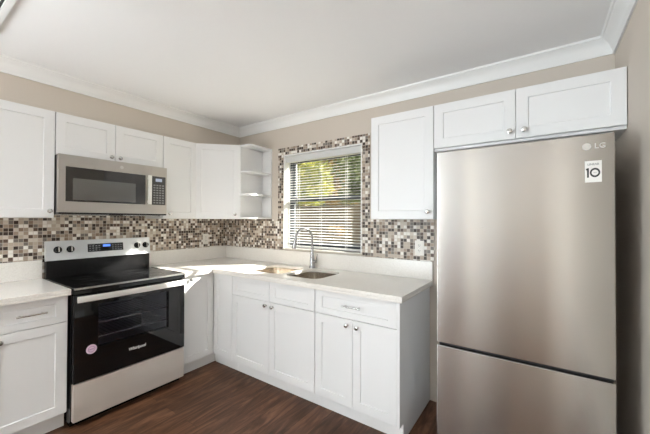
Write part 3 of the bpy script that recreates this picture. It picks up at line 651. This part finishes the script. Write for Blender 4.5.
# ------------------------------------------------------------------ oven range
RY0, RY1 = -1.6895, -0.9305
def oven_range():
    r = thing('oven_range', 'freestanding stainless and black electric range between the base cabinets', 'oven', (0.33, (RY0 + RY1) / 2, 0)); ox, oy, _ = r.location
    W2 = (RY1 - RY0) / 2
    def X(x): return x - ox
    m = MB(); t_ = 0.03
    m.box(X(0.02), X(0.625), -W2, -W2 + t_, 0.03, 0.895).box(X(0.02), X(0.625), W2 - t_, W2, 0.03, 0.895)
    m.box(X(0.02), X(0.05), -W2 + t_, W2 - t_, 0.03, 0.895).box(X(0.05), X(0.625), -W2 + t_, W2 - t_, 0.03, 0.33).box(X(0.05), X(0.625), -W2 + t_, W2 - t_, 0.855, 0.895)
    for sx in (0.07, 0.56):
        for sy in (-W2 + 0.05, W2 - 0.05): m.lathe([(0.018, 0.001), (0.018, 0.03)], (X(sx), sy, 0), n=12)
    m.build('range_body', M_BLACK, r, smooth=False)
    cv = MB(); a, b, z0, z1 = -W2 + 0.09, W2 - 0.09, 0.40, 0.83
    cv.box(X(0.10), X(0.11), a, b, z0, z1).box(X(0.11), X(0.62), a - .008, a, z0, z1).box(X(0.11), X(0.62), b, b + .008, z0, z1).box(X(0.11), X(0.62), a, b, z0 - .008, z0).box(X(0.11), X(0.62), a, b, z1, z1 + .008)
    ca = cv.build('oven_cavity', M_CAVITY, r, smooth=False)
    for z in (0.545, 0.645):
        k = MB()
        for x in (0.13, 0.60): k.tube([(X(x), a + .004, z), (X(x), b - .004, z)], 0.004, 8)
        for i in range(18):
            y = a + 0.02 + i * (b - a - 0.04) / 17; k.tube([(X(0.13), y, z), (X(0.60), y, z)], 0.002, 6)
        k.build('oven_rack', M_CHROME, ca)
    # door: black glass frame round a clear window
    wy0, wy1, wz0, wz1 = -1.552 - oy, -1.068 - oy, 0.500, 0.790
    d = MB(); x0, x1 = X(0.628), X(0.667); dz0, dz1 = 0.300, 0.868; e = W2 - 0.004
    for q in ((-e, wy0, dz0, dz1), (wy1, e, dz0, dz1), (wy0, wy1, dz0, wz0), (wy0, wy1, wz1, dz1)): d.box(x0, x1, *q)
    bmesh.ops.remove_doubles(d.bm, verts=d.bm.verts, dist=1e-5)
    dr = d.build('oven_door', M_BLACKGLASS, r, smooth=False)
    MB().box(X(0.652), X(0.656), wy0 + .0005, wy1 - .0005, wz0 + .0005, wz1 - .0005).build('window_pane', M_OVENGLASS, dr, smooth=False)
    h = MB(); pts = []
    n = 14; y0, y1 = -1.678 - oy, -0.945 - oy
    rows = []
    for i in range(n + 1):
        u = i / n; y = y0 + (y1 - y0) * u; bow = 0.012 * (1 - (2 * u - 1) ** 2); rows.append((y, X(0.700) + bow))
    bm = h.bm; sec = [(-0.010, -0.019), (0.006, -0.019), (0.010, -0.012), (0.010, 0.012), (0.006, 0.019), (-0.010, 0.019)]
    R_ = [[bm.verts.new((xc + sx, y, 0.845 + sz)) for sx, sz in sec] for y, xc in rows]
    for p, q in zip(R_, R_[1:]):
        for k in range(6): bm.faces.new((p[k], p[(k + 1) % 6], q[(k + 1) % 6], q[k]))
    bm.faces.new(R_[0]); bm.faces.new(R_[-1][::-1]); bmesh.ops.recalc_face_normals(bm, faces=bm.faces)
    for y in (y0 + 0.03, y1 - 0.03): h.box(X(0.6672), X(0.695), y - 0.012, y + 0.012, 0.833, 0.857)
    h.build('door_handle', M_HANDLE, dr, smooth=False)
    text_mesh('door_lettering', 'Whirlpool', 0.030, M_MARK, dr, (X(0.6676), -1.303 - oy, 0.416), (R90, 0, R90), sx=0.95, bold=0.0006, shear=0.15)
    s = MB().lathe([(0.031, 0), (0.031, 0.0006), (0, 0.0006)], (X(0.6671), -1.590 - oy, 0.497), (1, 0, 0), 32).build('round_sticker', M_PINK, dr); s['label'] = 'round pink sticker'
    MB().lathe([(0.020, 0), (0.020, 0.0004), (0.0165, 0.0004), (0.0165, 0)], (X(0.6678), -1.590 - oy, 0.497), (1, 0, 0), 32, cap=False).box(X(0.6678), X(0.6681), -1.603 - oy, -1.577 - oy, 0.494, 0.500).build('sticker_print', M_PINKD, s)
    dw = MB().box(X(0.628), X(0.666), -W2 + 0.004, W2 - 0.004, 0.052, 0.292, 0.004); dw.build('storage_drawer', M_STEELW, r)
    MB().box(X(0.55), X(0.600), -W2 + 0.006, W2 - 0.006, 0.004, 0.0295).build('kick_plate', M_BLACK, r, smooth=False)
    ct = MB().box(X(0.020), X(0.668), -W2, W2, 0.8955, 0.9135, 0.004).box(X(0.626), X(0.668), -W2 + .002, W2 - .002, 0.8755, 0.8954); cto = ct.build('cooktop', M_BLACKGLASS, r, smooth=False)
    tr = MB().box(X(0.6685), X(0.674), -W2 + .002, W2 - .002, 0.904, 0.9165, 0.002).box(X(0.11), X(0.6683), -W2 + .0003, -W2 + 0.006, 0.914, 0.9165).box(X(0.11), X(0.6683), W2 - 0.006, W2 - .0003, 0.914, 0.9165)
    tr.build('cooktop_trim', M_NICKEL, cto, smooth=False)
    for cx, cy, rad in ((0.50, -0.19, 0.105), (0.50, 0.19, 0.085), (0.245, -0.19, 0.078), (0.245, 0.19, 0.105)):
        bm_ = MB()
        for q in (rad, rad * 0.62): bm_.lathe([(q, 0.9137), (q, 0.9140), (q - 0.0022, 0.9140), (q - 0.0022, 0.9137)], (X(cx), cy, 0), n=40, cap=False)
        bm_.build('burner_ring', M_RING, cto)
    # backguard: black riser below, pale steel control panel above
    MB().box(X(0.016), X(0.068), -W2 + .004, W2 - .004, 0.914, 1.046, 0.002).build('backguard_riser', M_BLACK, r, smooth=False)
    p = MB().prism([(X(0.038), -W2), (X(0.080), -W2), (X(0.080), W2), (X(0.038), W2)], 1.0465, 1.197, 0.004); po = p.build('control_panel', M_STEELC, r)
    pv = Vector((X(0.080), 0, 1.0465)); po.matrix_basis = Matrix.Translation(pv) @ Matrix.Rotation(math.radians(-9), 4, 'Y') @ Matrix.Translation(-pv)
    xf = X(0.0803)
    for y in (-1.619, -1.539, -1.046, -0.972):
        k = MB().lathe([(0.0265, 0), (0.0265, 0.003), (0.021, 0.005), (0.019, 0.024), (0.0165, 0.027), (0, 0.0275)], (xf, y - oy, 1.127), (1, 0, 0), 24).build('control_knob', M_BLACK, po)
        MB().box(xf + 0.0275, xf + 0.0345, y - oy - 0.004, y - oy + 0.004, 1.108, 1.146, 0.001).build('knob_grip', M_NICKEL, k, smooth=False)
    dp = MB().box(xf, xf + 0.003, -1.426 - oy, -1.162 - oy, 1.094, 1.160, 0.001).build('display_panel', M_BLACKGLASS, po, smooth=False)
    MB().box(xf + 0.0032, xf + 0.0036, -1.318 - oy, -1.262 - oy, 1.132, 1.151).build('clock_display', M_DISP, dp, smooth=False)
    for yy in (-1.41, -1.388, -1.366, -1.344, -1.244, -1.222, -1.200, -1.180):
        for zz in (1.106, 1.124, 1.142): MB().box(xf + 0.0032, xf + 0.0035, yy - oy - 0.006, yy - oy + 0.006, zz - .0025, zz + .0025).build('touch_key', M_BTN, dp, smooth=False)
oven_range()

# ------------------------------------------------------------------ microwave
def microwave():
    r = thing('microwave_oven', 'stainless over-the-range microwave mounted above the cooktop', 'microwave', (0.2, (YMW0 + YMW1) / 2, 1.395)); ox, oy, oz = r.location
    W2 = (YMW1 - YMW0) / 2 - 0.002
    def X(x): return x - ox
    def Y(y): return y - oy
    def Z(z): return z - oz
    MB().box(X(0.010), X(0.352), -W2 + .004, W2 - .004, Z(1.400), Z(1.8205), 0.002).build('microwave_body', M_SIDE, r, smooth=False)
    MB().box(X(0.06), X(0.34), -W2 + 0.03, -0.05, Z(1.392), Z(1.3995)).box(X(0.06), X(0.34), 0.05, W2 - 0.03, Z(1.392), Z(1.3995)).build('grease_filter', M_NICKEL, r, smooth=False)
    MB().box(X(0.29), X(0.345), -0.045, 0.045, Z(1.394), Z(1.3995)).build('surface_light', M_BLACK, r, smooth=False)
    xd0, xd1 = X(0.3525), X(0.393); yk = Y(-1.079)
    dz0, dz1 = Z(1.412), Z(1.8200); wy0, wy1, wz0, wz1 = Y(-1.664), Y(-1.127), Z(1.490), Z(1.737)
    d = MB(); 
    for q in ((-W2, wy0, dz0, dz1), (wy1, yk, dz0, dz1), (wy0, wy1, dz0, wz0), (wy0, wy1, wz1, dz1)): d.box(xd0, xd1, *q)
    do = d.build('microwave_door', M_STEELM, r, smooth=False)
    MB().box(xd0 + .001, xd1 - 0.0015, wy0 + .0003, wy1 - .0003, wz0 + .0003, wz1 - .0003).build('door_glass', M_MWDOOR, do, smooth=False)
    MB().box(xd1 - 0.0014, xd1 - 0.0004, Y(-1.622), Y(-1.204), Z(1.503), Z(1.657)).build('door_window', M_MWWIN, do, smooth=False)
    h = MB().box(xd1 + 0.020, xd1 + 0.034, Y(-1.1175), Y(-1.0905), Z(1.492), Z(1.737), 0.005, 3)
    for z in (1.515, 1.713): h.box(xd1 + .0003, xd1 + 0.0215, Y(-1.111), Y(-1.097), Z(z) - .009, Z(z) + .009)
    h.build('door_handle', M_HANDLE, do)
    MB().lathe([(0.013, 0), (0.013, 0.001), (0.0105, 0.0013), (0, 0.0013)], (xd1 + .0002, Y(-1.309), Z(1.777)), (1, 0, 0), 24).build('round_emblem', M_GREYMARK, do)
    f = MB(); py0, py1 = Y(-1.0745), Y(-0.9575)
    for q in ((yk + .001, py0, dz0, dz1), (py1, W2, dz0, dz1), (py0, py1, dz0, wz0), (py0, py1, wz1, dz1)): f.box(xd0, xd1, *q)
    fo = f.build('control_fascia', M_STEELM, r, smooth=False)
    pn = MB().box(xd0 + .001, xd1 + .0005, py0 + .0003, py1 - .0003, wz0 + .0003, wz1 - .0003).build('keypad', M_PANEL, fo, smooth=False)
    MB().box(xd1 + .0006, xd1 + .0012, py0 + 0.03, py0 + 0.085, Z(1.692), Z(1.718)).build('clock_display', M_DISPW, pn, smooth=False)
    for i in range(4):
        for j in range(8): MB().box(xd1 + .0006, xd1 + .0011, py0 + 0.012 + i * 0.0245, py0 + 0.029 + i * 0.0245, Z(1.503) + j * 0.0215, Z(1.503) + j * 0.0215 + 0.011).build('key', M_BTN, pn, smooth=False)
    MB().box(X(0.345), X(0.392), -W2 + .002, W2 - .002, Z(1.4005), Z(1.4115)).build('vent_strip', M_BLACK, r, smooth=False)
microwave()

# ------------------------------------------------------------------ refrigerator
def refrigerator():
    x0, x1 = 2.672, 3.379; r = thing('refrigerator', 'tall stainless bottom-freezer refrigerator against the right wall', 'refrigerator', ((x0 + x1) / 2, -0.37, 0)); ox, oy, _ = r.location
    W2 = (x1 - x0) / 2
    def Y(y): return y - oy
    m = MB().box(-W2 + .004, W2 - .004, Y(-0.630), Y(-0.05), 0.035, 1.715, 0.004)
    for sx in (-W2 + 0.06, W2 - 0.06):
        for y in (-0.58, -0.10): m.lathe([(0.02, 0.001), (0.02, 0.034)], (sx, Y(y), 0), n=12)
    m.build('cabinet_body', M_FRSIDE, r, smooth=False)
    MB().box(-W2 + .01, W2 - .01, Y(-0.640), Y(-0.6305), 0.10, 1.715).build('door_gasket', M_RUBBER, r, smooth=False)
    u = MB().box(-W2, W2, Y(-0.700), Y(-0.6405), 0.7195, 1.728, 0.006, 3).build('refrigerator_door', M_STEEL, r)
    l_ = MB().box(-W2, W2, Y(-0.700), Y(-0.6405), 0.090, 0.7035, 0.006, 3).build('freezer_drawer', M_STEEL, r)
    MB().box(-W2 + .006, W2 - .003, Y(-0.668), Y(-0.6405), 0.7038, 0.7192).build('handle_recess', M_RUBBER, r, smooth=False)
    MB().box(-W2 + .01, W2 - .01, Y(-0.672), Y(-0.6305), 0.020, 0.084).build('toe_grille', M_BLACK, r, smooth=False)
    yf = Y(-0.7002)
    s = MB().box(3.284 - ox, 3.338 - ox, yf - 0.0008, yf, 1.527, 1.617).build('energy_sticker', M_STICKER, u, smooth=False); s['label'] = 'white sticker with a large 10'
    fx = 3.311 - ox
    MB().box(fx - 0.0200, fx - 0.0140, yf - 0.0013, yf - 0.0009, 1.547, 1.587).prism([(fx - 0.0235, yf - 0.0013), (fx - 0.0200, yf - 0.0013), (fx - 0.0200, yf - 0.0009), (fx - 0.0235, yf - 0.0009)], 1.578, 1.585).build('sticker_digit', M_DARK, s, smooth=False)
    ring = MB(); bm = ring.bm; n = 36
    for a_ in (0,):
        V = []
        for rr_, y in ((1.0, 0), (1.0, -.0006), (0.62, -.0006), (0.62, 0)):
            V.append([bm.verts.new((fx + 0.0055 + math.cos(2 * PI * k / n) * 0.0165 * (1 if rr_ == 1 else .66), yf - 0.0009 + y, 1.567 + math.sin(2 * PI * k / n) * 0.0195 * rr_)) for k in range(n)])
        for p, q in zip(V, V[1:]):
            for k in range(n): bm.faces.new((p[k], p[(k + 1) % n], q[(k + 1) % n], q[k]))
    bmesh.ops.recalc_face_normals(bm, faces=bm.faces)
    ring.build('sticker_digit', M_DARK, s, smooth=False)
    text_mesh('sticker_print', 'LINEAR', 0.0115, M_BTN, s, (fx, yf - 0.0012, 1.602), (R90, 0, 0), bold=0.0002)
    text_mesh('sticker_print', 'YEAR', 0.0045, M_BTN, s, (fx + 0.0055, yf - 0.0012, 1.567), (R90, 0, 0))
    # badge: round emblem and two letters
    bx, bz = 3.290 - ox, 1.678
    e = MB().lathe([(0.015, 0), (0.015, 0.0006), (0.0, 0.0006)], (bx, yf, bz), (0, -1, 0), 32).build('round_emblem', M_GREYMARK, u)
    g = MB().lathe([(0.0118, 0.0008), (0.0118, 0.0012), (0.0102, 0.0012), (0.0102, 0.0008)], (bx, yf, bz), (0, -1, 0), 32, cap=False)
    g.box(bx - .0008, bx + .0008, yf - .0012, yf - .0008, bz - .005, bz + .006).box(bx - .0008, bx + .004, yf - .0012, yf - .0008, bz - .0055, bz - .004).lathe([(0.0016, 0.0008), (0.0016, 0.0012), (0, 0.0012)], (bx - .005, yf, bz + .004), (0, -1, 0), 12)
    g.build('emblem_mark', M_STEELW, e, smooth=False)
    text_mesh('door_lettering', 'LG', 0.030, M_GREYMARK, u, (bx + 0.043, yf - .0003, bz - .0005), (R90, 0, 0), bold=0.0003)
refrigerator()

# ------------------------------------------------------------------ outlets
def outlet(label, loc, rotz):
    r = thing('wall_outlet', label, 'outlet', loc, rotz, 'cream outlets in the mosaic')
    MB().box(-0.036, 0.036, -0.007, -0.0005, -0.058, 0.058, 0.003).build('cover_plate', M_PLATE, r)
    for z in (-0.021, 0.021):
        s = MB().box(-0.016, 0.016, -0.0085, -0.0072, z - 0.014, z + 0.014, 0.0005).build('socket', M_PLATE, r, smooth=False)
        k = MB()
        for x in (-0.006, 0.006): k.box(x - .0012, x + .0012, -0.0089, -0.0086, z - 0.002, z + 0.007)
        k.lathe([(0.0024, 0), (0.0024, 0.0003), (0, 0.0003)], (0, -0.0086, z - 0.008), (0, -1, 0), 10)
        k.build('slots', M_DARK, s, smooth=False)
    MB().lathe([(0.003, 0), (0.003, 0.001), (0, 0.0013)], (0, -0.0071, 0), (0, -1, 0), 12).build('screw', M_NICKEL, r)
outlet('cream wall outlet in the mosaic under the narrow cabinet beside the range', (TT, -0.294, 1.147), R90)
outlet('cream wall outlet in the mosaic beside the refrigerator', (2.355, -TT, 1.150), 0)

# ------------------------------------------------------------------ yard beyond the window
structure(MB().box(-16, 12, 0.161, 22, -0.35, -0.15).build('ground', M_GRASS, smooth=False))
def fence():
    r = thing('wooden_fence', 'weathered brown board fence across the yard outside the window', 'fence', (-2.0, 4.6, -0.15))
    b = MB(); n = 62
    for i in range(n):
        x = -5.2 + i * 0.152; b.box(x, x + 0.145, -0.012, 0.012, 0.04, 1.93 + random.uniform(-.015, .015))
    b.build('boards', M_FENCE, r, smooth=False)
    for z in (0.35, 1.55): MB().box(-5.2, 4.2, 0.013, 0.055, z, z + 0.09).build('rail', M_FENCE, r, smooth=False)
    for k in range(5): MB().box(-5.2 + k * 2.3, -5.1 + k * 2.3, 0.056, 0.156, 0.001, 1.95).build('post', M_FENCE, r, smooth=False)
fence()
def tree(name, label, cat, loc, h, crown_r, crown_z, material, n, leaf, seed, squash=0.8, group=None):
    rnd = random.Random(seed); r = thing(name, label, cat, loc, 0, group)
    tk = MB()
    top = crown_z
    tk.tube([(0, 0, 0), (0.03, 0.02, top * 0.4), (0.0, 0.05, top)], [0.035 * h * 0.5 + .02, 0.03 * h * 0.5, 0.02 * h * 0.4], 10)
    for k in range(6):
        a = rnd.uniform(0, 2 * PI); q = crown_r * rnd.uniform(.5, .85)
        tk.tube([(0, 0.03, top * 0.7), (math.cos(a) * q * .5, math.sin(a) * q * .5, top * 0.95), (math.cos(a) * q, math.sin(a) * q, top + rnd.uniform(0, .35) * crown_r)], [0.03, 0.02, 0.008], 6)
    tk.build('trunk', M_BARK, r)
    f = MB(); bm = f.bm
    blobs = [(Vector((rnd.uniform(-.55, .55), rnd.uniform(-.55, .55), rnd.uniform(-.55, .6))) * crown_r, rnd.uniform(.32, .44) * crown_r) for _ in range(22)]
    for _ in range(n):
        c, q = rnd.choice(blobs); v = Vector((rnd.gauss(0, 1), rnd.gauss(0, 1), rnd.gauss(0, 1))).normalized() * q * (rnd.random() ** 0.4)
        p = c + v; p = Vector((p.x, p.y, p.z * squash + crown_z))
        if p.z < 0.06: continue
        a = Vector((rnd.gauss(0, 1), rnd.gauss(0, 1), rnd.gauss(0, .6))).normalized(); b_ = a.orthogonal().normalized(); s = leaf * rnd.uniform(.6, 1.3)
        bm.faces.new([bm.verts.new(p + a * s), bm.verts.new(p + b_ * s * .5), bm.verts.new(p - a * s), bm.verts.new(p - b_ * s * .5)])
    f.build('foliage', material, r, smooth=False, uv=False)
G = -0.15
tree('leafy_tree', 'yellow-green leafy tree seen through the left half of the window', 'tree', (-5.05, 8.1, G), 4.6, 1.33, 3.05, M_LEAF_Y, 3600, 0.10, 1, 1.0, group='trees beyond the fence')
tree('leafy_tree', 'dull green leafy tree seen through the right half of the window', 'tree', (-2.40, 8.1, G), 4.6, 1.32, 3.05, M_LEAF_G, 3600, 0.10, 4, 1.0, group='trees beyond the fence')
tree('leafy_tree', 'tall olive tree behind the two nearer trees outside the window', 'tree', (-5.9, 12.0, G), 6.0, 2.1, 3.7, M_LEAF_O, 5200, 0.14, 3, 1.0, group='trees beyond the fence')
tree('shrub', 'low orange-brown shrub in front of the fence', 'shrub', (-0.72, 3.6, G), 1.5, 0.32, 1.15, M_LEAF_O, 900, 0.07, 6)
